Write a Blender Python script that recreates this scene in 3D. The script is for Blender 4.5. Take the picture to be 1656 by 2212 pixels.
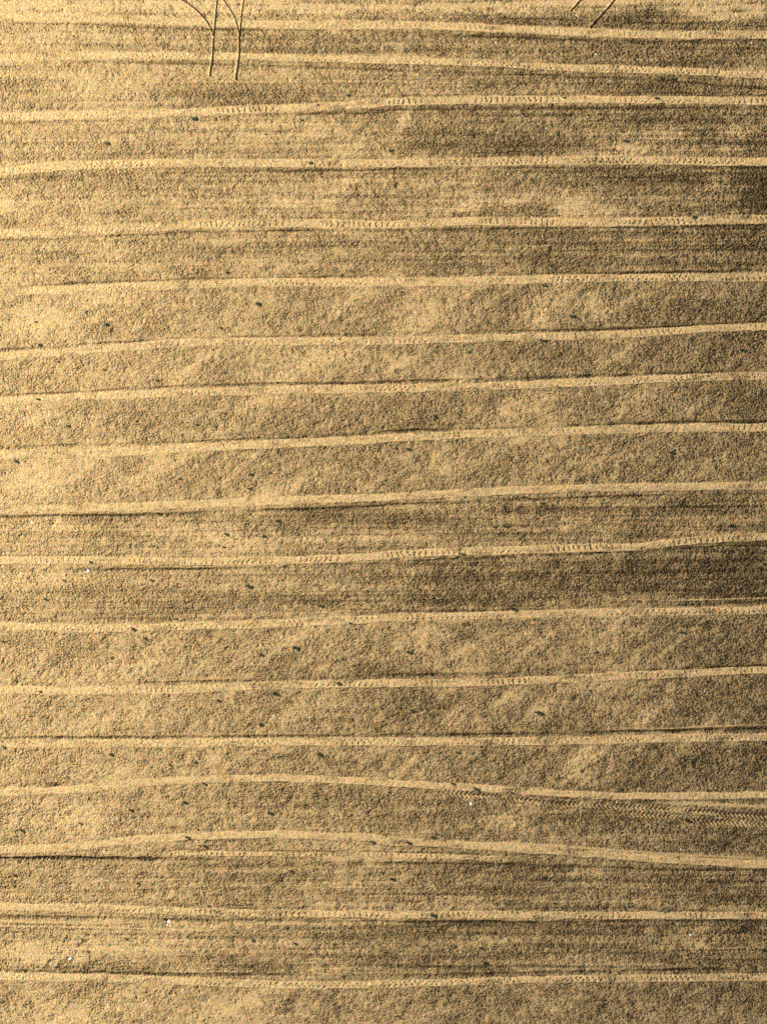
import bpy, math, numpy as np
RAD = math.radians
scene = bpy.context.scene
for o in list(bpy.data.objects):
    bpy.data.objects.remove(o)

# ------------------------------------------------------------------ camera, sky, sun
S = 24.0 / 1656.0                       # metres of ground for one unit of the measured plan
FOV = 73.7
cam_d = bpy.data.cameras.new("camera")
cam = bpy.data.objects.new("camera", cam_d)
scene.collection.objects.link(cam)
cam_d.sensor_fit = 'VERTICAL'
cam_d.angle = RAD(FOV)
cam.location = (0, 0, 2211 * S / 2 / math.tan(RAD(FOV / 2)))
cam_d.clip_end = 5000
scene.camera = cam

SUN_EL, SUN_AZ = 25.5, -17.0            # azimuth measured from +X, towards +Y
world = bpy.data.worlds.new("World")
scene.world = world
world.use_nodes = True
wn = world.node_tree
bg = wn.nodes["Background"]
sky = wn.nodes.new("ShaderNodeTexSky")
sky.sky_type = 'NISHITA'
sky.sun_disc = False
sky.sun_elevation = RAD(SUN_EL)
sky.sun_rotation = RAD(90 - SUN_AZ)
wn.links.new(sky.outputs[0], bg.inputs[0])
bg.inputs[1].default_value = 0.05
sun_d = bpy.data.lights.new("sun", 'SUN')
sun_d.energy = 5.0
sun_d.angle = RAD(0.5)
sun_d.color = (1.0, 0.90, 0.76)
sun = bpy.data.objects.new("sun", sun_d)
scene.collection.objects.link(sun)
sun.location = (30, -8, 25)
sun.rotation_euler = (RAD(90 - SUN_EL), 0, RAD(90 + SUN_AZ))
scene.view_settings.view_transform = 'Standard'
scene.view_settings.look = 'None'
scene.view_settings.gamma = 1
scene.view_settings.exposure = 1.05

# ------------------------------------------------------------------ helpers
def mat_new(name):
    m = bpy.data.materials.new(name)
    m.use_nodes = True
    return m, m.node_tree, m.node_tree.nodes["Principled BSDF"]

def soil_material():
    m, nt, bs = mat_new("field_soil")
    N, L = nt.nodes, nt.links
    bs.inputs["Roughness"].default_value = 1.0
    bs.inputs["Specular IOR Level"].default_value = 0.05
    bs.inputs["Diffuse Roughness"].default_value = 0.6
    tc = N.new("ShaderNodeTexCoord")
    ad = N.new("ShaderNodeAttribute"); ad.attribute_name = "damp_shade"
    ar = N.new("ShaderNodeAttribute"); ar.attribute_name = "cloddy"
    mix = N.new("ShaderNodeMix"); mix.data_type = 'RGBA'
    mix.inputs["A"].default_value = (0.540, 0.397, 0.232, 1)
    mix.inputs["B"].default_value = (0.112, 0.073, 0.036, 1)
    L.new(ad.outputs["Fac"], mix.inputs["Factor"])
    # grains of differently coloured minerals
    vo = N.new("ShaderNodeTexVoronoi"); vo.inputs["Scale"].default_value = 52
    L.new(tc.outputs["Object"], vo.inputs["Vector"])
    hs = N.new("ShaderNodeSeparateColor")
    L.new(vo.outputs["Color"], hs.inputs[0])
    cr = N.new("ShaderNodeValToRGB")
    cr.color_ramp.interpolation = 'LINEAR'
    e = cr.color_ramp.elements
    e[0].position = 0.0; e[0].color = (1.60, 0.76, 0.66, 1)
    e[1].position = 1.0; e[1].color = (0.72, 0.76, 0.88, 1)
    for p, c in ((0.2, (0.66, 1.06, 0.50, 1)), (0.4, (1.16, 0.96, 1.30, 1)), (0.6, (1.18, 1.10, 0.45, 1)), (0.8, (0.80, 1.0, 1.0, 1))):
        k = e.new(p); k.color = c
    L.new(hs.outputs[0], cr.inputs[0])
    mul = N.new("ShaderNodeMix"); mul.data_type = 'RGBA'; mul.blend_type = 'MULTIPLY'
    mul.inputs["Factor"].default_value = 1.0
    L.new(mix.outputs["Result"], mul.inputs["A"]); L.new(cr.outputs[0], mul.inputs["B"])
    # brightness grain
    mr = N.new("ShaderNodeMapRange")
    mr.inputs["To Min"].default_value = 0.42; mr.inputs["To Max"].default_value = 1.58
    L.new(hs.outputs[1], mr.inputs["Value"])
    mul2 = N.new("ShaderNodeMix"); mul2.data_type = 'RGBA'; mul2.blend_type = 'MULTIPLY'
    mul2.inputs["Factor"].default_value = 1.0
    L.new(mul.outputs["Result"], mul2.inputs["A"]); L.new(mr.outputs[0], mul2.inputs["B"])
    L.new(mul2.outputs["Result"], bs.inputs["Base Color"])
    # crumb too fine for the mesh
    no = N.new("ShaderNodeTexNoise"); no.inputs["Scale"].default_value = 48
    no.inputs["Detail"].default_value = 3; no.inputs["Roughness"].default_value = 0.6
    L.new(tc.outputs["Object"], no.inputs["Vector"])
    hm = N.new("ShaderNodeMath"); hm.operation = 'MULTIPLY'
    L.new(no.outputs["Fac"], hm.inputs[0]); L.new(ar.outputs["Fac"], hm.inputs[1])
    bp = N.new("ShaderNodeBump"); bp.inputs["Distance"].default_value = 0.03; bp.inputs["Strength"].default_value = 0.7
    L.new(hm.outputs[0], bp.inputs["Height"])
    L.new(bp.outputs[0], bs.inputs["Normal"])
    return m
SOIL = soil_material()

def simple_material(name, col, col2, scale, rough=0.8):
    m, nt, bs = mat_new(name)
    N, L = nt.nodes, nt.links
    tc = N.new("ShaderNodeTexCoord")
    no = N.new("ShaderNodeTexNoise"); no.inputs["Scale"].default_value = scale
    L.new(tc.outputs["Object"], no.inputs["Vector"])
    mx = N.new("ShaderNodeMix"); mx.data_type = 'RGBA'
    mx.inputs["A"].default_value = (*col, 1); mx.inputs["B"].default_value = (*col2, 1)
    L.new(no.outputs["Fac"], mx.inputs["Factor"])
    L.new(mx.outputs["Result"], bs.inputs["Base Color"])
    bs.inputs["Roughness"].default_value = rough
    return m
LEAF = simple_material("weed_leaf", (0.010, 0.022, 0.005), (0.028, 0.058, 0.008), 30)
CHALK = simple_material("pale_stone", (0.70, 0.68, 0.62), (0.88, 0.86, 0.80), 25)

def tag(o, label=None, cat=None, group=None, kind=None):
    for k, v in (("label", label), ("category", cat), ("group", group), ("kind", kind)):
        if v:
            o[k] = v
    return o

# ------------------------------------------------------------------ plan of the field (units: 1656 wide, 2211 high, y down)
# quadrant readings: (column, zoom x, zoom y, row offset)
def P(col, pts, off):
    return [((826.7 if col else 0) + a * 0.5008, b * 0.5008 + off) for a, b in pts]
O = (0, 552.8, 1105.7, 1658.5)
TR = []   # name order from the top: centre, half width, lug strength, furrow line points, furrow strength
def track(c, hw, lug, dark, ds=1.0, rough=0.16, kind='bar'):
    TR.append(dict(c=c, hw=hw, lug=lug, dark=dark, ds=ds, rough=rough, kind=kind))
track(P(0, [(0,75),(400,75),(800,93),(1200,105),(1650,108)], O[0]) + P(1, [(0,105),(400,118),(800,137),(1200,150),(1656,150)], O[0]), 8, .5,
      P(0, [(0,90),(400,103),(800,125),(1650,132)], O[0]) + P(1, [(0,136),(400,152),(800,168),(1200,177),(1656,168)], O[0]), 1.1)
track(P(0, [(0,250),(400,238),(800,240),(1200,248),(1650,259)], O[0]) + P(1, [(0,258),(400,270),(800,292),(1200,303),(1656,325)], O[0]), 7, .7,
      P(0, [(0,275),(400,264),(800,272),(1200,282),(1650,297)], O[0]) + P(1, [(0,302),(400,312),(800,325),(1200,345),(1656,380)], O[0]), 1.0)
track(P(0, [(0,502),(400,495),(800,485),(1200,468),(1650,446)], O[0]) + P(1, [(0,440),(400,430),(800,428),(1200,430),(1656,435)], O[0]), 7.5, 1,
      P(0, [(0,526),(400,516),(800,503),(1200,492),(1650,478)], O[0]) + P(1, [(0,472),(400,465),(800,465),(1200,462),(1656,455)], O[0]), .9)
track(P(0, [(0,740),(300,715),(600,705),(1000,703),(1650,705)], O[0]) + P(1, [(0,703),(400,701),(800,692),(1200,692),(1656,697)], O[0]), 8, 1,
      P(0, [(0,768),(400,752),(800,742),(1200,735),(1650,727)], O[0]) + P(1, [(0,725),(400,722),(800,718),(1200,722),(1656,712)], O[0]), .8)
track(P(0, [(0,1005),(400,992),(800,968),(1200,962),(1650,968)], O[0]) + P(1, [(0,968),(400,952),(800,958),(1200,956),(1656,945)], O[0]), 8, .9,
      P(0, [(0,1032),(400,1018),(800,1000),(1200,992),(1650,990)], O[0]) + P(1, [(0,987),(400,983),(800,980),(1200,975),(1656,963)], O[0]), .9)
track(P(0, [(0,155),(400,145),(800,122),(1200,112),(1650,115)], O[1]) + P(1, [(0,114),(400,110),(800,97),(1200,93),(1656,90)], O[1]), 8, .9,
      P(0, [(0,135),(400,110),(800,98),(1200,90),(1650,80)], O[1]) + P(1, [(0,77),(800,72),(1656,58)], O[1]), .9)
track(P(0, [(0,435),(300,415),(600,388),(800,372),(1200,368),(1650,367)], O[1]) + P(1, [(0,368),(400,355),(800,345),(1100,335),(1400,312),(1656,303)], O[1]), 7.5, .7,
      P(0, [(0,400),(300,382),(600,362),(800,350),(1200,342),(1650,333)], O[1]) + P(1, [(0,330),(500,325),(900,315),(1200,300),(1656,285)], O[1]), .9)
track(P(0, [(0,625),(400,605),(800,590),(1200,578),(1650,572)], O[1]) + P(1, [(0,571),(400,565),(800,548),(1200,530),(1656,515)], O[1]), 7.5, .7,
      P(0, [(0,600),(400,578),(600,565),(1000,550),(1650,543)], O[1]) + P(1, [(0,537),(400,528),(800,517),(1200,503),(1656,492)], O[1]), .9)
track(P(0, [(0,860),(400,850),(800,830),(1200,810),(1650,792)], O[1]) + P(1, [(0,786),(400,768),(800,755),(1200,742),(1656,738)], O[1]), 8, .5,
      P(0, [(0,820),(400,808),(800,797),(1200,782),(1650,757)], O[1]) + P(1, [(0,752),(400,742),(800,728),(1200,715),(1656,711)], O[1]), 1.0)
track(P(0, [(0,1095),(500,1085),(1000,1065),(1300,1052),(1650,1042)], O[1]) + P(1, [(0,1040),(400,1020),(800,1003),(1200,995),(1656,990)], O[1]), 7.5, .15,
      P(0, [(0,1119),(600,1112),(1000,1098),(1650,1075)], O[1]) + P(1, [(0,1070),(500,1050),(1000,1035),(1656,1020)], O[1]), 1.1, rough=.10)
track(P(0, [(0,210),(400,208),(800,215),(1200,210),(1650,192)], O[2]) + P(1, [(0,185),(400,168),(800,157),(1100,150),(1300,125),(1656,105)], O[2]), 7.5, 1,
      P(0, [(0,242),(800,242),(1200,230),(1650,214)], O[2]) + P(1, [(0,208),(400,195),(800,180),(1200,155),(1656,138)], O[2]), 1.0)
track(P(0, [(0,490),(400,505),(800,492),(1200,482),(1650,460)], O[2]) + P(1, [(0,456),(400,447),(800,438),(1200,430),(1656,422)], O[2]), 7.5, .9,
      P(0, [(0,455),(400,458),(800,455),(1200,448),(1650,432)], O[2]) + P(1, [(0,428),(400,420),(800,412),(1200,400),(1656,385)], O[2]), .7)
track(P(0, [(0,768),(400,770),(800,765),(1200,745),(1650,740)], O[2]) + P(1, [(0,739),(400,735),(800,720),(1200,700),(1656,680)], O[2]), 7.5, .9,
      P(0, [(0,735),(600,732),(1200,716),(1650,704)], O[2]) + P(1, [(0,701),(400,692),(800,682),(1200,675),(1656,660)], O[2]), .9)
track(P(0, [(0,1000),(400,998),(800,998),(1200,992),(1650,990)], O[2]) + P(1, [(0,990),(400,992),(800,986),(1200,978),(1656,970)], O[2]), 8, .8,
      P(0, [(0,970),(600,966),(1200,962),(1650,957)], O[2]) + P(1, [(0,956),(400,955),(800,947),(1200,942),(1656,930)], O[2]), .9)
track(P(0, [(0,107),(300,95),(600,65),(900,48),(1200,43),(1650,60)], O[3]) + P(1, [(0,64),(400,85),(800,112),(1000,120),(1300,122),(1656,116)], O[3]), 7, .35,
      P(0, [(0,66),(400,64),(700,60)], O[3]), .6, rough=.13)
track(P(0, [(0,355),(300,345),(600,310),(900,292),(1200,285),(1650,302)], O[3]) + P(1, [(0,315),(400,334),(800,362),(1200,392),(1500,411),(1656,417)], O[3]), 7.5, .2,
      P(0, [(0,384),(300,380),(600,388)], O[3]), .7, rough=.11)
track(P(0, [(0,600),(400,605),(800,618),(1200,628),(1650,633)], O[3]) + P(1, [(0,634),(400,633),(800,635),(1656,635)], O[3]), 7, 1.2,
      P(0, [(0,635),(400,640),(800,650),(1650,660)], O[3]) + P(1, [(0,661),(800,658),(1656,656)], O[3]), .9)
track(P(0, [(0,900),(400,905),(800,920),(1200,935),(1650,936)], O[3]) + P(1, [(0,932),(400,920),(800,910),(1200,906),(1656,900)], O[3]), 7.5, 1,
      P(0, [(0,868),(600,880),(1000,888),(1650,896)], O[3]) + P(1, [(0,892),(500,885),(1000,872),(1656,858)], O[3]), .9)
MAIN = len(TR)
ORD = "first second third fourth fifth sixth seventh eighth ninth tenth eleventh twelfth thirteenth fourteenth fifteenth sixteenth seventeenth eighteenth nineteenth twentieth twenty-first twenty-second".split()
# secondary tracks, with start / end
track(P(1, [(0,88),(240,104),(500,124),(700,149),(1000,165),(1300,184),(1656,207)], O[3]), 6.5, 1.5, [], rough=.45, kind='chev')
TR[-1]['x0'] = 925
track(P(1, [(600,158),(900,182),(1200,207),(1400,228),(1656,241)], O[3]), 7.0, 1.5, [], rough=.45, kind='chev')
TR[-1]['x0'] = 1300
track(P(0, [(500,358),(800,368),(1200,371),(1650,375)], O[3]) + P(1, [(0,376),(300,382),(500,390),(900,400)], O[3]), 5, 1.1,
      P(0, [(600,348),(900,353),(1650,355)], O[3]) + P(1, [(0,360),(400,372)], O[3]), .7, rough=.25)
TR[-1]['x0'] = 330; TR[-1]['x1'] = 1120
# extra dark furrow lines without a track
LINES = [(P(0, [(0,384),(300,384),(800,388),(1200,398),(1650,405)], O[3]) + P(1, [(0,405),(600,412),(1200,430),(1656,440)], O[3]), .7),
         (P(1, [(1200,372),(1656,362)], O[2]), .8), (P(1, [(900,948),(1300,935),(1656,915)], O[2]), .8),
         (P(1, [(400,320),(800,343),(1200,372),(1656,392)], O[3]), .6),
         (P(1, [(0,688),(500,683),(900,672)], O[2]), .5),
         (P(1, [(1100,140),(1350,137),(1656,137)], O[3]), .5),
         (P(1, [(0,848),(800,850),(1200,868),(1656,868)], O[3]), .6),
         (P(0, [(0,700),(500,712),(900,722),(1650,728)], O[3]) + P(1, [(0,728),(600,735),(1656,740)], O[3]), .5),
         (P(1, [(300,60),(800,85),(1200,100),(1656,110)], O[0]), .6)]
# pale narrow lines
PALE = [(P(1, [(1250,382),(1656,370)], O[2]), 1.8), (P(1, [(1150,940),(1400,925),(1656,918)], O[2]), 1.8), (P(1, [(500,322),(900,348),(1300,376),(1656,393)], O[3]), 3.6), (P(1, [(1250,150),(1656,168)], O[3]), 4.5),
        (P(0, [(0,660),(400,668)], O[3]), 3), (P(0, [(0,680),(500,690),(900,700)], O[3]), 2)]

# soil patches that are crushed finer (minus) or left coarser and damper (plus): x, y, rx, ry, angle, amount
PATCH = [(20,435,42,26,0,-.7),(180,175,24,16,0,-.4),(880,262,22,60,-25,-.35),(790,312,70,18,15,-.35),(745,400,60,22,40,-.4),(600,450,85,22,20,-.35),
 (1020,440,34,14,30,-.5),(1100,432,55,14,10,-.45),(1235,445,42,26,20,-.8),(1300,472,34,30,0,-.35),(1460,290,44,26,-15,-.4),(1592,290,34,22,0,-.45),
 (1375,318,50,20,20,-.35),(1540,14,170,18,3,-1.0),(1590,36,90,10,3,-.6),(230,545,70,36,10,-.4),(430,345,60,22,0,-.25),(1640,148,30,30,0,-.4),(1560,385,30,22,30,-.3),
 (1080,345,90,8,0,-.2),(560,275,200,12,0,-.2),(780,640,90,22,28,-.4),(905,700,60,45,20,-.35),(1195,630,65,24,32,-.5),(1290,665,40,24,20,-.45),(1175,682,60,28,20,-.4),
 (230,650,120,40,20,-.4),(120,800,150,40,10,-.3),(60,700,90,40,0,-.3),(490,1165,60,26,0,-.5),(665,1160,45,18,0,-.4),(130,1132,70,26,0,-.4),(190,1768,60,36,0,-.55),
 (90,1770,70,40,0,-.3),(1060,1768,40,18,0,-.3),(1112,1775,26,16,0,-.5),(545,880,120,20,35,-.3),(340,1010,120,22,38,-.4),(90,1030,100,50,20,-.35),(610,1060,100,20,20,-.3),
 (1390,862,90,22,25,-.25),(1150,870,90,24,20,-.3),(1320,990,100,22,15,-.2),(700,780,100,26,20,-.3),(1000,820,60,18,30,-.3),(1250,1130,90,22,5,-.3),(1480,1130,70,18,0,-.2),
 (60,1250,110,26,0,-.4),(400,1250,160,20,0,-.25),(870,1250,60,16,20,-.3),(300,1440,130,30,15,-.3),(600,1390,120,24,20,-.3),(920,1380,80,26,25,-.3),(700,1440,60,16,0,-.2),
 (1300,1400,80,14,40,-.2),(1390,1550,90,18,42,-.3),(1170,1540,40,18,30,-.4),(980,1560,90,24,30,-.3),(240,1550,160,30,15,-.25),(600,1560,110,24,20,-.2),
 (1040,1420,100,18,38,-.2),(1250,1640,90,14,42,-.25),(930,1650,90,22,20,-.2),(450,1650,100,22,10,-.2),(1300,1900,100,20,0,-.2),(820,1900,100,18,0,-.15),
 (100,2050,160,22,0,-.4),(60,2070,90,18,0,-.3),(250,2170,160,30,20,-.35),(500,2180,140,24,25,-.25),(900,2190,120,20,20,-.15),(1450,2180,130,24,20,-.15),(1000,1950,130,12,0,-.2),
 (1440,2045,120,8,0,-.2),(1000,470,160,8,0,-.1),(80,20,200,14,0,-.4),(500,25,220,12,0,-.3),(850,22,240,14,0,-.3),(1100,25,120,12,0,-.4),(60,900,110,30,0,-.3),
 (1265,1650,95,6,41,-.75),(1300,1600,40,8,43,-.5),(1420,1535,80,6,42,-.6),(1390,1610,60,5,44,-.45),(1210,1500,70,6,40,-.5),(1090,1510,60,7,38,-.5),(960,1500,70,8,36,-.4),
 (1470,1380,90,6,40,-.5),(1340,1340,60,6,40,-.35),(1150,1400,80,7,38,-.45),(1010,1400,60,8,30,-.4),(1530,1560,60,6,42,-.4),(870,270,60,9,62,-.5),(1010,640,60,8,35,-.45),(1380,640,70,8,30,-.4),
 (1330,770,80,8,30,-.4),(1480,890,80,7,28,-.4),(1100,960,90,8,25,-.4),(860,790,80,9,30,-.4),(420,790,90,9,35,-.4),(300,700,80,9,40,-.4),(700,880,80,8,32,-.4),(500,1030,90,8,38,-.45),(230,980,90,9,38,-.45),
 (820,15,500,9,1,-.5),(300,8,400,8,0,-.6),(1200,8,200,9,2,-.7),(1050,440,200,10,8,-.25),(1330,320,120,14,8,-.3),(1240,1640,30,20,0,-.2),
 # coarse, damp
 (1645,420,50,66,0,1.3),(1600,380,30,30,0,.4),(1405,32,66,17,5,1.1),(1560,52,120,8,5,.5),(1300,45,90,10,5,.35),(1190,105,130,18,0,.25),(1620,110,60,18,0,.4),(930,100,110,16,0,.25),
 (1100,185,200,14,3,.3),(1460,175,120,14,8,.35),(930,230,200,8,0,.25),(1300,250,300,14,0,.3),(1560,250,90,16,0,.3),(1190,305,120,14,0,.3),(960,325,60,14,0,.25),
 (1050,385,180,18,0,.25),(1400,385,140,14,0,.25),(1400,520,240,28,0,.5),(1000,530,240,26,0,.35),(1600,540,90,40,0,.4),(1100,575,350,14,0,.3),(600,510,160,14,0,.25),
 (1150,765,70,22,0,.35),(1060,640,80,18,0,.25),(1500,660,150,30,0,.25),(1560,760,120,30,0,.3),(1080,860,80,18,0,.2),(1610,870,80,30,0,.3),(1450,960,160,26,0,.2),
 (1130,1100,230,20,-2,.45),(760,1115,200,16,-4,.3),(1540,1095,130,24,0,.45),(1330,1235,330,34,-2,.5),(960,1250,170,34,-2,.3),(1020,1290,300,14,0,.35),(1580,1290,110,14,0,.5),
 (1560,1220,110,22,0,.35),(600,1300,300,8,0,.25),(1500,1400,150,30,0,.25),(1180,1470,90,20,0,.2),(1480,1520,180,30,0,.25),(1560,1650,120,30,0,.3),(1100,1640,160,20,0,.2),
 (780,1735,130,22,0,.35),(640,1720,100,16,0,.25),(1260,1765,160,24,5,.35),(1560,1815,110,22,5,.5),(1050,1880,250,14,2,.35),(1500,1895,190,16,2,.35),(780,1870,250,8,0,.25),
 (1380,2010,290,22,0,.5),(1620,2015,60,36,0,.5),(950,2010,200,18,0,.35),(740,2010,160,12,0,.25),(1060,2055,300,12,0,.3),(1500,2070,170,14,0,.4),(1300,1960,350,8,0,.25),
 (1500,2150,140,22,0,.3),(1000,2160,140,22,0,.2),(860,1930,160,8,0,.15),(1550,1940,120,10,0,.2)]

# narrow ruts: points in source pixels /.8638 -> plan units, width and depth growing towards the end
K = 0.8638
def Rz(pts, ox):
    return [((ox + a / 5.52) * K, b / 5.52 * K) for a, b in pts]
RUT = [
 (Rz([(815,-600),(803,-250),(790,0),(765,230),(745,430),(735,600),(718,830),(700,950),(686,1058)], 400), .5, 1.0),
 (Rz([(1185,-600),(1168,-250),(1150,0),(1130,150),(1110,350),(1098,500),(1095,700),(1075,880),(1060,980),(1038,1110)], 400), .5, 1.1),
 (Rz([(-400,-400),(100,-120),(330,15),(370,38),(500,135),(580,215),(650,300),(705,400),(733,500)], 400), .15, .6),
 (Rz([(500,-500),(760,-120),(880,5),(960,120),(1030,240),(1068,365),(1088,470)], 400), .15, .5),
 (Rz([(1100,-620),(550,0),(480,75),(405,160)], 1350), .5, .9),
 (Rz([(1520,-600),(1015,0),(930,105),(800,250),(680,388)], 1350), .6, 1.1)]

# ------------------------------------------------------------------ grid
CELL = 0.0125
HX, HY = 12.0 + 1.6, 16.02 + 1.6
nx = int(2 * HX / CELL) + 1
ny = int(2 * HY / CELL) + 1
xd = np.linspace(-HX, HX, nx)
yd = np.linspace(HY, -HY, ny)          # row 0 at the top
rng = np.random.default_rng(7)
fx = xd / S + 828.0
fy = 1105.5 - yd / S
FX, FY = fx[None, :].astype(np.float32), fy[:, None].astype(np.float32)

def fnoise(lu, lv, ang=0.0, seed=0, sharp=1.0):
    """band of noise, correlation lengths lu along the direction ang and lv across it (metres); unit variance"""
    r = np.random.default_rng(seed)
    w = r.standard_normal((ny, nx)).astype(np.float32)
    F = np.fft.rfft2(w)
    ky = np.fft.fftfreq(ny, CELL)[:, None] * -1
    kx = np.fft.rfftfreq(nx, CELL)[None, :]
    c, s = math.cos(RAD(ang)), math.sin(RAD(ang))
    ku, kv = kx * c + ky * s, -kx * s + ky * c
    q = (ku * lu) ** 2 + (kv * lv) ** 2
    F *= np.exp(-q * 2.2) if sharp == 1.0 else 1 / (1 + q * 4) ** sharp
    F[0, 0] = 0
    n = np.fft.irfft2(F, s=(ny, nx)).astype(np.float32)
    return n / n.std()

def curve(pts, xs):
    a = sorted(pts)
    px = np.array([p[0] for p in a]); py = np.array([p[1] for p in a])
    y = np.interp(xs, px, py)
    k = max(3, int(60 * S / CELL))
    ker = np.hanning(k); ker /= ker.sum()
    return np.convolve(np.pad(y, k, mode='edge'), ker, 'same')[k:-k].astype(np.float32)

def sstep(a, b, x):
    t = np.clip((x - a) / (b - a), 0, 1)
    return t * t * (3 - 2 * t)

# kind of tillage in each band: 1 where the harrow left level streaks, 0 where the surface is blotchy and smeared diagonally
lev = np.interp(fy, [0, 590, 620, 1070, 1090, 1330, 1360, 1690, 1720, 1850, 1870, 2100, 2125, 2300],
                [1, 1, .2, .2, 1, 1, .15, .15, .5, .6, 1, 1, .25, .25]).astype(np.float32)[:, None]
thin = fnoise(5, .05, .6, 15) + .8 * fnoise(3, .07, -.8, 16)
streak = fnoise(4.5, .09, 0, 1) * .55 + fnoise(2.0, .22, 1, 2) * .55 + fnoise(7, .4, 0, 12) * .3
diag = fnoise(1.3, .22, 42, 3) * .65 + fnoise(.5, .25, 42, 4) * .5 + fnoise(1.1, .14, 15, 14) * .25

blot = fnoise(.30, .22, 20, 5)
low = fnoise(2.6, 1.4, 0, 6)
clod_patch = fnoise(.11, .11, 0, 8)
grad = (FX - 828) / 828.0
rough = .80 + (.10 * streak + .07 * thin) * lev + .13 * diag * (1 - lev) + .10 * blot + .08 * low + .16 * clod_patch + .12 * grad
damp_shade = .385 + .065 * np.clip(thin, -.7, 2.5) * lev * (.8 + .5 * grad) + .07 * streak * lev + .036 * diag * (1 - lev) + .04 * low + .075 * grad + .05 * np.clip(grad - .6, 0, 1) / .4 + .035 * blot + .02 * clod_patch  # grad terms paint the clods' shading towards the right into the colour
wob = fnoise(.5, .12, 0, 9)
for (px, py, rx, ry, an, am) in PATCH:
    c, s = math.cos(RAD(an)), math.sin(RAD(an))
    R_ = max(rx, ry) * 2.6
    i0, i1 = np.searchsorted(fx, [px - R_, px + R_]); j0, j1 = np.searchsorted(fy, [py - R_, py + R_])
    if i1 <= i0 or j1 <= j0:
        continue
    dx = FX[:, i0:i1] - px; dy = -(FY[j0:j1] - py)
    g = np.exp(-(((dx * c + dy * s) / rx) ** 2 + ((-dx * s + dy * c) / ry) ** 2)) * (1 + .22 * wob[j0:j1, i0:i1])
    rough[j0:j1, i0:i1] += am * .62 * g
    damp_shade[j0:j1, i0:i1] += am * (.29 if am > 0 else (.62 if ry > 12 or an < 20 else .42)) * g
rough = np.clip(rough, .15, 1.5)
damp_shade = np.clip(damp_shade, .04, .86)

base = np.zeros((ny, nx), np.float32)    # shaped relief
label = np.zeros((ny - 1, nx - 1), np.int16)
fxc = (fx[1:] + fx[:-1]) / 2
fyc = ((fy[1:] + fy[:-1]) / 2)[:, None]
# furrow lines
def furrow(pts, st, w=3.0):
    yc = curve(pts, fx)
    xs = [p[0] for p in pts]
    a, b = min(xs), max(xs)
    fade = (sstep(a - 60, a + 20, fx) if a > 10 else 1.0) * (1 - sstep(b - 20, b + 60, fx) if b < 1640 else 1.0)
    v = (FY - yc[None, :] + wob * .8) / w
    g = np.exp(-v * v) * (fade * np.ones(nx))[None, :].astype(np.float32) * np.clip(.72 + .42 * streak + .2 * diag, .12, 1.25)
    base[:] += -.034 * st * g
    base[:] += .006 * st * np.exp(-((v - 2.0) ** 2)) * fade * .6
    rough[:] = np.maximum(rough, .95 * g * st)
    damp_shade[:] = np.minimum(.92, damp_shade + (.46 + .15 * grad) * st * g)
for t in TR:
    if t['dark']:
        furrow(t['dark'], t['ds'])
for pts, st in LINES:
    furrow(pts, st)
for pts, w in PALE:
    yc = curve(pts, fx); xs = [p[0] for p in pts]
    m = np.exp(-((FY - yc[None]) / w) ** 2) * (sstep(min(xs) - 50, min(xs) + 10, fx) * (1 - (sstep(max(xs) - 20, max(xs) + 40, fx) if max(xs) < 1640 else 0)))[None]
    rough[:] = rough * (1 - .8 * m); damp_shade[:] = damp_shade * (1 - .7 * m)

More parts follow.
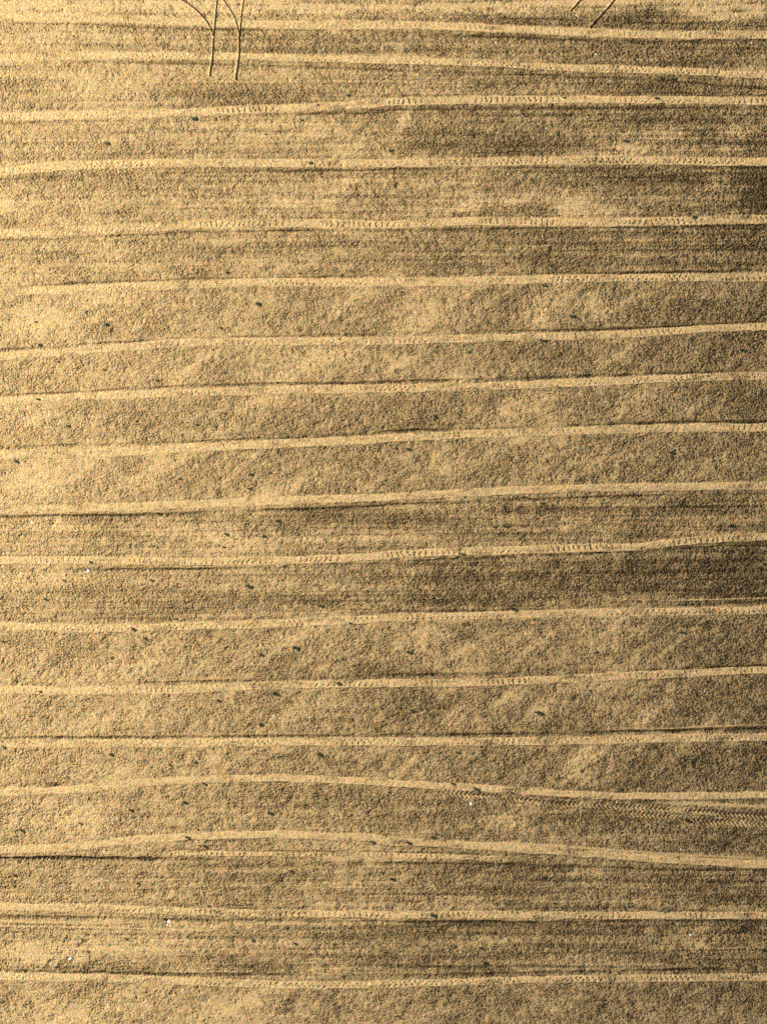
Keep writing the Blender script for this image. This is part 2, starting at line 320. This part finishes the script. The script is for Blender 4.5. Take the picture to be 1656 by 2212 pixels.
wear = fnoise(.9, .2, 0, 10) * .6 + fnoise(.35, .12, 0, 11) * .5
crisp = fnoise(.8, .15, 0, 13)
tn = 0
for k, t in enumerate(TR):
    yc = curve(t['c'], fx)
    x0, x1 = t.get('x0', -999), t.get('x1', 9999)
    fade = (sstep(x0 - 10, x0 + 70, fx) * (1 - sstep(x1 - 70, x1 + 10, fx))).astype(np.float32)[None]
    hw = t['hw'] * 1.1 * (1 + .07 * wob + .05 * clod_patch + .05 * wear)
    d = FY - yc[None]
    v = d / hw
    u = xd[None, :]
    soft = .10 + .22 * sstep(.2, -.9, grad) + .10 * np.clip(wear, 0, 1)
    m = (1 - np.clip((np.abs(v) - 1 + soft) / (2 * soft), 0, 1) ** 1.3) * fade * (1 - .45 * sstep(.7, 1.8, wear))
    base[:] = base * (1 - m * .9) - .009 * m
    base[:] += .003 * np.exp(-((np.abs(v) - 1.18) / .2) ** 2) * fade
    rt = t['rough'] + .12 + .16 * np.clip(wear, -0.7, 2) + .08 * clod_patch
    rough[:] = rough * (1 - m) + np.clip(rt, .06, .8) * m
    damp_shade[:] = damp_shade * (1 - m) + (.06 + .11 * np.clip(wear, -.8, 2) + .05 * clod_patch + .07 * np.exp(-((v - (.35 if k % 2 else -.3) - .06 * wob) / .16) ** 2) * np.clip(.6 + crisp, 0, 2) + .03 * grad + .6 * t['rough'] * (t['kind'] == 'chev')) * m
    per = .172
    if t['kind'] == 'bar':
        ph = 2 * np.pi * (u / per + .25 * np.sign(v) * (k % 2) + .13 * wob + .16 * crisp) + .5 * clod_patch
        bar = np.clip(np.cos(ph) * 1.6 - .35, 0, 1) * sstep(.78, .62, np.abs(v)) * (1 - .75 * sstep(.16, .04, np.abs(v)))
        pits = np.clip(np.cos(ph + .9) * 1.6 - .6, 0, 1) * sstep(.66, .5, np.abs(v))
        amp = 1.15 * t['lug'] * np.clip(.72 + .6 * crisp - .3 * wear, 0.0, 1.5) * (.5 + .5 * sstep(-1, -.2, grad) + .2)
        base[:] += (.011 * bar - .012 * pits) * amp * m
    else:
        ph = 2 * np.pi * (u / .135 - np.abs(v) * .85)
        bar = np.clip(np.cos(ph) * 1.5, 0, 1) * (1 - sstep(.85, 1.0, np.abs(v)))
        base[:] += .024 * bar * t['lug'] * np.clip(.75 + .4 * crisp, .2, 1.2) * fade
    ycc = (yc[1:] + yc[:-1]) / 2
    inside = (np.abs(fyc - ycc[None]) < t['hw'] * 1.12) & (fxc > x0)[None] & (fxc < x1)[None]
    label[inside & (label == 0)] = k + 1
    t['yc'] = yc

# clods
def stamp(n, r0, r1, hk, seed, only=None):
    r = np.random.default_rng(seed)
    cx = r.uniform(0, nx - 1, n); cy = r.uniform(0, ny - 1, n)
    rr = (r0 + (r1 - r0) * r.random(n) ** 2.2) / CELL
    el = r.uniform(.75, 1.3, n); th = r.uniform(0, np.pi, n)
    kk = r.uniform(.55, 1.15, n)
    lr = rough[cy.astype(int), cx.astype(int)]
    keep = r.random(n) < np.clip(lr * 1.25 - .12, 0.02, 1)
    cx, cy, rr, el, th, kk, lr = (a[keep] for a in (cx, cy, rr, el, th, kk, lr))
    co, si = np.cos(th), np.sin(th)
    W = int(math.ceil(r1 / CELL * 1.3))
    ix = np.rint(cx).astype(int); iy = np.rint(cy).astype(int)
    out = np.zeros(ny * nx, np.float32)
    for a in range(-W, W + 1):
        for b in range(-W, W + 1):
            X = ix + a; Y = iy + b
            dx = X - cx; dy = Y - cy
            q = ((dx * co + dy * si) * el) ** 2 + ((-dx * si + dy * co) / el) ** 2
            q = q / (rr * rr)
            ok = (q < 1) & (X >= 0) & (X < nx) & (Y >= 0) & (Y < ny)
            if not ok.any():
                continue
            h = np.sqrt(1 - q[ok]) * rr[ok] * CELL * hk * kk[ok] * np.clip(lr[ok], .2, 1.4)
            np.maximum.at(out, Y[ok] * nx + X[ok], h.astype(np.float32))
    return out.reshape(ny, nx)
area = 4 * HX * HY
clods = stamp(int(area * 1350), .0095, .0235, 1.65, 21)
big = stamp(int(area * 6), .022, .046, 1.0, 22)
fine = fnoise(.027, .027, 0, 23)
undul = fnoise(.9, .5, 0, 24) * .006 + fnoise(.25, .2, 0, 25) * .004
Z = base + undul * rough + np.maximum(clods, big * .9) * 1.0 + fine * (.0012 + .0048 * rough)
Z = Z.astype(np.float32)

# narrow ruts
rut_mask = []
GX, GY = np.meshgrid(fx, fy)
for ri, (pts, a0, a1) in enumerate(RUT):
    px = np.array([p[0] for p in pts]); py = np.array([p[1] for p in pts])
    jr = np.searchsorted(fy, [max(py.min() - 12, fy[0]), py.max() + 12])
    ir = np.searchsorted(fx, [px.min() - 14, px.max() + 14])
    sub = (slice(jr[0], jr[1]), slice(ir[0], ir[1]))
    X = GX[sub]; Y = GY[sub]
    best = np.full(X.shape, 1e9); sv = np.zeros(X.shape); tv = np.zeros(X.shape)
    L = np.concatenate([[0], np.cumsum(np.hypot(np.diff(px), np.diff(py)))])
    for i in range(len(px) - 1):
        dx, dy = px[i + 1] - px[i], py[i + 1] - py[i]; l2 = dx * dx + dy * dy
        tt = np.clip(((X - px[i]) * dx + (Y - py[i]) * dy) / l2, 0, 1)
        ex, ey = X - px[i] - tt * dx, Y - py[i] - tt * dy
        d = np.hypot(ex, ey)
        side = np.sign(ex * dy - ey * dx)       # + on the sunny (east) side when heading down
        u_ = d < best
        best = np.where(u_, d, best); sv = np.where(u_, d * side, sv); tv = np.where(u_, (L[i] + tt * math.sqrt(l2)) / L[-1], tv)
    if ri in (0, 1, 2, 3):
        e0 = .38
    else:
        e0 = .3
    st = a0 + (a1 - a0) * np.clip((tv - e0) / (1 - e0), 0, 1)
    wdt = 1.5 + 1.7 * st                        # half width in plan units
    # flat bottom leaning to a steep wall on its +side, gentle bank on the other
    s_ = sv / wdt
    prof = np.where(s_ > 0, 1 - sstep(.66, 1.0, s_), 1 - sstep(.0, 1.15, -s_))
    depth = (.026 + .055 * st) * np.clip((1 - tv) * 60, 0, 1)
    inside = prof > .02
    zz = Z[sub]
    smooth = base[sub] * .6 + .008
    zz = zz * (1 - .85 * np.clip(prof * 1.4, 0, 1)) + smooth * .85 * np.clip(prof * 1.4, 0, 1) - depth * prof
    # thrown-up lip on the far edge keeps the wall sharp
    zz = zz + .003 * (.4 + st) * np.exp(-((s_ - 1.12) / .16) ** 2) * (tv < .985)
    Z[sub] = zz
    rough[sub] = rough[sub] * (1 - .7 * prof)
    rut_shade = np.exp(-((s_ - .5) / .42) ** 2) * np.clip(.45 + .9 * st, 0, 1) * (tv < .99)  # shadow of the steep wall, painted into the rut's soil colour
    damp_shade[sub] = damp_shade[sub] * (1 - .5 * prof) * (1 - rut_shade) + 1.0 * rut_shade
    ins = (prof > .25) & (tv < .995)
    c = ins[:-1, :-1] & ins[1:, 1:]
    ls = label[sub[0].start:sub[0].stop - 1, sub[1].start:sub[1].stop - 1]
    ls[c] = 100 + ri

# ------------------------------------------------------------------ grid to meshes; outside the close-up the one ground sheet widens out to the horizon
step = CELL * 1.35 ** np.arange(1, 33)
grow = np.cumsum(step)
xs = np.concatenate([-(HX + grow[::-1]), xd, HX + grow])
ys = np.concatenate([(HY + grow[::-1]), yd, -(HY + grow)])
G = len(grow)
NX, NY = len(xs), len(ys)
def pad(a, val, w):
    p = np.full((NY, NX), val, np.float32)
    p[G:-G, G:-G] = a
    e = np.pad(a, G, mode='edge')
    f = np.ones((NY, NX), np.float32)
    f[:G] *= 0; f[-G:] *= 0; f[:, :G] *= 0; f[:, -G:] *= 0
    ring = np.exp(-np.arange(G) / w)
    fr = np.ones(NY); fr[:G] = ring[::-1]; fr[-G:] = ring
    fc = np.ones(NX); fc[:G] = ring[::-1]; fc[-G:] = ring
    ff = np.minimum(fr[:, None], fc[None, :])
    return np.where(f > 0, p, e * ff + val * (1 - ff)).astype(np.float32)
ZZ = pad(Z, .012, 3.0)
RR = pad(rough, .8, 14.0)
DD = pad(damp_shade, .2, 14.0)
LAB = np.zeros((NY - 1, NX - 1), np.int16)
LAB[G:-G, G:-G] = label
XX, YY = np.meshgrid(xs.astype(np.float32), ys.astype(np.float32))
COORD = np.stack([XX.ravel(), YY.ravel(), ZZ.ravel()], 1)
Rr, Dd = RR.ravel(), DD.ravel()
idx = (np.arange(NY - 1)[:, None] * NX + np.arange(NX - 1)[None, :]).ravel()
labf = LAB.ravel()
def grid_object(name, lab):
    f = idx[labf == lab]
    quads = np.stack([f, f + NX, f + NX + 1, f + 1], 1)
    used = np.zeros(NX * NY, bool); used[quads.ravel()] = True
    vi = np.nonzero(used)[0]
    remap = np.zeros(NX * NY, np.int32); remap[vi] = np.arange(len(vi))
    q = remap[quads].astype(np.int32)
    co = COORD[vi]
    org = np.zeros(3, np.float32)
    me = bpy.data.meshes.new(name)
    me.vertices.add(len(vi)); me.loops.add(q.size); me.polygons.add(len(q))
    me.vertices.foreach_set("co", (co - org).ravel())
    me.loops.foreach_set("vertex_index", q.ravel())
    me.polygons.foreach_set("loop_start", np.arange(0, q.size, 4, dtype=np.int32))
    me.polygons.foreach_set("loop_total", np.full(len(q), 4, np.int32))
    me.update(calc_edges=True)
    a = me.attributes.new("damp_shade", 'FLOAT', 'POINT'); a.data.foreach_set("value", Dd[vi])
    a = me.attributes.new("cloddy", 'FLOAT', 'POINT'); a.data.foreach_set("value", Rr[vi])
    me.polygons.foreach_set("use_smooth", np.ones(len(q), bool))
    me.materials.append(SOIL)
    o = bpy.data.objects.new(name, me)
    scene.collection.objects.link(o)
    return o
ground = grid_object("ground", 0)
tag(ground, kind='structure')

NOTE = ["pale level wheel track nearest the top edge, thin dark furrow below it", "faint pale wheel track sagging to the right, second from the top",
 "lugged wheel track rising to the right, third from the top", "straight lugged wheel track, fourth from the top, above bright blotches",
 "lugged wheel track fifth from the top, dark cloddy band under its right half", "wheel track sixth from the top, dark furrow line above it",
 "seventh wheel track from the top, climbing at both ends", "eighth wheel track from the top, furrow line along its upper side",
 "ninth wheel track from the top, pale and weakly lugged", "smooth unlugged pale wheel track tenth from the top",
 "eleventh wheel track from the top, lugged, climbing at its right end", "twelfth wheel track from the top, under the darkest band of soil",
 "thirteenth wheel track from the top, slowly rising to the right", "nearly level fourteenth wheel track from the top",
 "arched smooth wheel track, fifteenth from the top, with chevron prints under its right end", "strongly arched smooth pale track, sixteenth from the top",
 "crisply lugged wheel track, seventeenth from the top, second from the bottom", "lowest wheel track of the field, nearest the bottom edge"]
NOTE += ["upper herringbone tyre print just under the fifteenth wheel track", "lower herringbone tyre print at the right edge, under the other herringbone",
         "short narrow lugged track just below the arched sixteenth wheel track"]
for k, t in enumerate(TR):
    nm = "herringbone_tyre_print" if t['kind'] == 'chev' else "wheel_track"
    o = grid_object(nm, k + 1)
    tag(o, NOTE[k], "tyre print" if t['kind'] == 'chev' else "wheel track",
        "herringbone tyre prints" if t['kind'] == 'chev' else "wheel tracks pressed across the field")
RN = ["left one of the two long dark ruts running down from the top edge", "right one of the two long dark ruts running down from the top edge",
      "thin curved rut joining the left long rut from the upper left", "thin curved rut joining the right long rut from the upper left",
      "short slanting dark rut at the top edge, the left of the slanting pair", "longer slanting dark rut at the top edge, the right of the slanting pair"]
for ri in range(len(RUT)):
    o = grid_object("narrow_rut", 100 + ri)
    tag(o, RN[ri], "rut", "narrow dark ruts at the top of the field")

# ------------------------------------------------------------------ weeds and stones
def Q(col, row, pts):
    return [((826.7 if col else 0) + a * .5008, b * .5008 + O[row]) for a, b in pts]
WEED = (Q(0,0,[(847,517),(472,622),(1148,580),(1505,412),(1305,520),(1345,705)]) +
 Q(1,0,[(1255,345),(1205,340),(783,422),(1182,425),(1052,612),(1345,938),(38,652),(1035,570)]) +
 Q(0,1,[(988,75),(467,298),(955,312),(1120,210),(160,285),(178,385),(683,538),(455,492),(856,730),(300,735),(80,888),(780,962),(1082,1005),(1090,945),(170,618),(975,680),(1465,358)]) +
 Q(1,1,[(820,262),(697,368),(375,415),(1305,567),(1195,662),(1555,410),(115,835),(1250,852),(1180,868),(60,832),(610,1040),(690,1068),(527,1083),(1290,1075),(275,535),(700,130)]) +
 Q(0,2,[(1208,42),(983,97),(1145,107),(970,153),(693,10),(397,217),(278,295),(660,297),(1083,323),(205,378),(765,323),(1390,407),(632,547),(583,507),(488,630),(1283,588),(1135,617),(895,705),(1195,785),(948,815),(178,775),(1132,918),(25,1015),(488,1048),(1387,1047),(740,1092),(850,1080),(1468,742),(1512,480),(75,728),(22,560),(765,463)]) +
 Q(1,2,[(485,65),(533,65),(1508,62),(348,183),(715,262),(1052,348),(572,422),(505,467),(1425,567),(1298,522),(130,857),(680,868),(328,1038),(118,607),(900,812),(1525,930),(1650,228),(495,932)]) +
 Q(0,3,[(1170,195),(805,150),(570,182),(355,240),(100,268),(862,335),(893,340),(818,303),(1612,322),(603,500),(72,463),(363,740),(550,737),(1098,743),(1278,758),(890,70),(905,597),(1265,447)]) +
 Q(1,3,[(1318,228),(305,68),(410,93),(558,108),(48,480),(225,638),(408,710),(428,778),(447,843),(1565,690),(1390,748),(72,1072),(1540,345),(1648,790),(220,300),(118,325),(635,662)]))
BIGW = {(847,517,0,0),(820,262,1,1),(1195,785,0,2),(225,638,1,3),(447,843,1,3),(1318,228,1,3),(680,868,1,2),(572,422,1,2),(1255,345,1,0),(1083,323,0,2),(1283,588,0,2)}
BIGP = [Q(c, r, [(a, b)])[0] for a, b, c, r in BIGW]
STONE = (Q(0,0,[(593,322),(592,405),(948,575),(912,660),(945,195)]) + Q(1,0,[(830,68),(912,235),(1583,187),(235,297),(788,350),(262,675),(1068,495),(803,715),(482,185)]) +
 Q(1,1,[(342,972),(1340,335)]) + Q(0,2,[(137,45),(150,68),(380,252),(365,256),(808,378),(1157,270),(1238,272),(1178,878),(1650,345)]) +
 Q(1,2,[(213,200),(305,215),(527,378),(235,373),(1237,767),(1382,772),(585,950),(810,238)]) +
 Q(0,3,[(653,268),(582,155),(727,658),(722,672),(302,818),(1025,557),(1007,390),(215,392),(1387,702)]) +
 Q(1,3,[(375,150),(1280,350),(1318,715),(1375,758),(545,1015),(838,880),(705,428),(900,520)]))
BIGS = [Q(1,3,[(375,150)])[0], Q(0,2,[(380,252)])[0], Q(0,3,[(302,818)])[0], Q(0,2,[(137,45)])[0], Q(0,3,[(727,658)])[0], Q(1,3,[(1318,715)])[0]]

def zat(x, y, r=2, how='min'):
    i = int(np.clip(round((x + HX) / CELL), r, nx - 1 - r)); j = int(np.clip(round((HY - y) / CELL), r, ny - 1 - r))
    w = Z[j - r:j + r + 1, i - r:i + r + 1]
    return float(w.min() if how == 'min' else np.median(w))

mains = [curve(t['c'], fx) for t in TR[:MAIN]]
def where(px, py):
    i = int(np.clip(np.searchsorted(fx, px), 0, nx - 1))
    ysn = [m[i] for m in mains]
    for k, yv in enumerate(ysn):
        if abs(py - yv) < TR[k]['hw'] + 1:
            return ('on', k)
    k = sum(1 for yv in ysn if yv < py)
    return ('gap', k)
def word(w):
    a, k = w
    if a == 'on':
        return "on the " + ORD[k] + " wheel track"
    if k == 0:
        return "above the first wheel track"
    if k == MAIN:
        return "below the lowest wheel track"
    return "between wheel tracks %s and %s" % (NUM[k - 1], NUM[k])
NUM = "one two three four five six seven eight nine ten eleven twelve thirteen fourteen fifteen sixteen seventeen eighteen".split()

def label_all(pts, head, big, bighead):
    groups = {}
    for i, p in enumerate(pts):
        groups.setdefault((where(*p), i in big), []).append(i)
    out = {}
    for (w, isbig), ids in groups.items():
        ids.sort(key=lambda i: pts[i][0])
        h = bighead if isbig else head
        for n, i in enumerate(ids):
            if len(ids) == 1:
                out[i] = "%s %s from the top" % (h, word(w)) if w[1] not in (0, MAIN) or w[0] == 'on' else "%s %s" % (h, word(w))
            else:
                out[i] = "%s, %s from the left %s" % (h, ORD[n], word(w))
    return out

def weed_mesh(seed, size):
    r = np.random.default_rng(seed)
    V, F = [], []
    n = int(r.integers(15, 22))
    for k in range(n):
        a = 2 * math.pi * k / n + r.uniform(-.3, .3)
        ln = size * r.uniform(.7, 1.15); wd = ln * r.uniform(.36, .55)
        tilt = RAD(r.uniform(35, 85))
        pts = []
        for q, ww in ((0, .25), (.35, 1), (.7, .85), (1, .05)):
            bend = tilt - q * .5
            rad = ln * q * math.cos(bend); z = ln * q * math.sin(bend) + .002
            pts.append((rad, z, wd * ww))
        b = len(V)
        for rad, z, ww in pts:
            cx, cy = rad * math.cos(a), rad * math.sin(a); nxx, nyy = -math.sin(a), math.cos(a)
            V += [(cx - nxx * ww / 2, cy - nyy * ww / 2, z + ww * .18), (cx, cy, z), (cx + nxx * ww / 2, cy + nyy * ww / 2, z + ww * .18)]
        for s_ in range(3):
            for c_ in range(2):
                p = b + s_ * 3 + c_
                F.append((p, p + 1, p + 4, p + 3))
    # short stem reaching into the soil
    b = len(V)
    for z in (-.012, size * .25):
        for k in range(6):
            V.append((.004 * math.cos(k * math.pi / 3), .004 * math.sin(k * math.pi / 3), z))
    for k in range(6):
        F.append((b + k, b + (k + 1) % 6, b + 6 + (k + 1) % 6, b + 6 + k))
    me = bpy.data.meshes.new("weed")
    me.from_pydata(V, [], F)
    me.materials.append(LEAF)
    return me
def stone_mesh(seed):
    import bmesh
    r = np.random.default_rng(seed)
    bm = bmesh.new()
    bmesh.ops.create_icosphere(bm, subdivisions=2, radius=1)
    planes = [(r.standard_normal(3), r.uniform(.6, .9)) for _ in range(7)]
    for v in bm.verts:
        c = np.array(v.co)
        for nrm, dd in planes:
            nn = nrm / np.linalg.norm(nrm)
            k = c @ nn - dd
            if k > 0:
                c = c - nn * k
        v.co = (c[0], c[1] * .8, c[2] * .65)
    me = bpy.data.meshes.new("pale_stone")
    bm.to_mesh(me); bm.free()
    me.materials.append(CHALK)
    return me
WM = [weed_mesh(i, 1.0) for i in range(8)]
SM = [stone_mesh(40 + i) for i in range(6)]
bigw = {i for i, p in enumerate(WEED) if any(math.hypot(p[0] - q[0], p[1] - q[1]) < 2 for q in BIGP)}
bigs = {i for i, p in enumerate(STONE) if any(math.hypot(p[0] - q[0], p[1] - q[1]) < 2 for q in BIGS)}
wl = label_all(WEED, "tiny dark weed", bigw, "larger dark green weed")
sl = label_all(STONE, "tiny white stone", bigs, "bright white stone")
pr = np.random.default_rng(99)
for i, (px, py) in enumerate(WEED):  # some stand in for dark clods and shadow holes, all modelled as weeds
    x, y = (px - 828) * S + .025, (1105.5 - py) * S - .008
    sz = pr.uniform(.080, .100) if i in bigw else float(np.clip(pr.lognormal(-2.85, .22), .042, .080))
    o = bpy.data.objects.new("weed", WM[i % 8])
    o.location = (x, y, zat(x, y, 2, 'med')); o.scale = (sz * 1.1, sz * .95, sz * 1.2); o.rotation_euler = (0, 0, pr.uniform(-.4, .4) + (math.pi if i % 2 else 0))
    scene.collection.objects.link(o)
    tag(o, wl[i], "weed", "small weeds scattered over the soil")
for i, (px, py) in enumerate(STONE):
    x, y = (px - 828) * S, (1105.5 - py) * S
    sz = pr.uniform(.044, .058) if i in bigs else pr.uniform(.017, .028)
    o = bpy.data.objects.new("pale_stone", SM[i % 6])
    o.location = (x, y, zat(x, y, 1, 'med') + sz * .3); o.scale = (sz, sz, sz); o.rotation_euler = (0, 0, pr.uniform(0, 6.28))
    scene.collection.objects.link(o)
    tag(o, sl[i], "stone", "white stones lying on the soil")
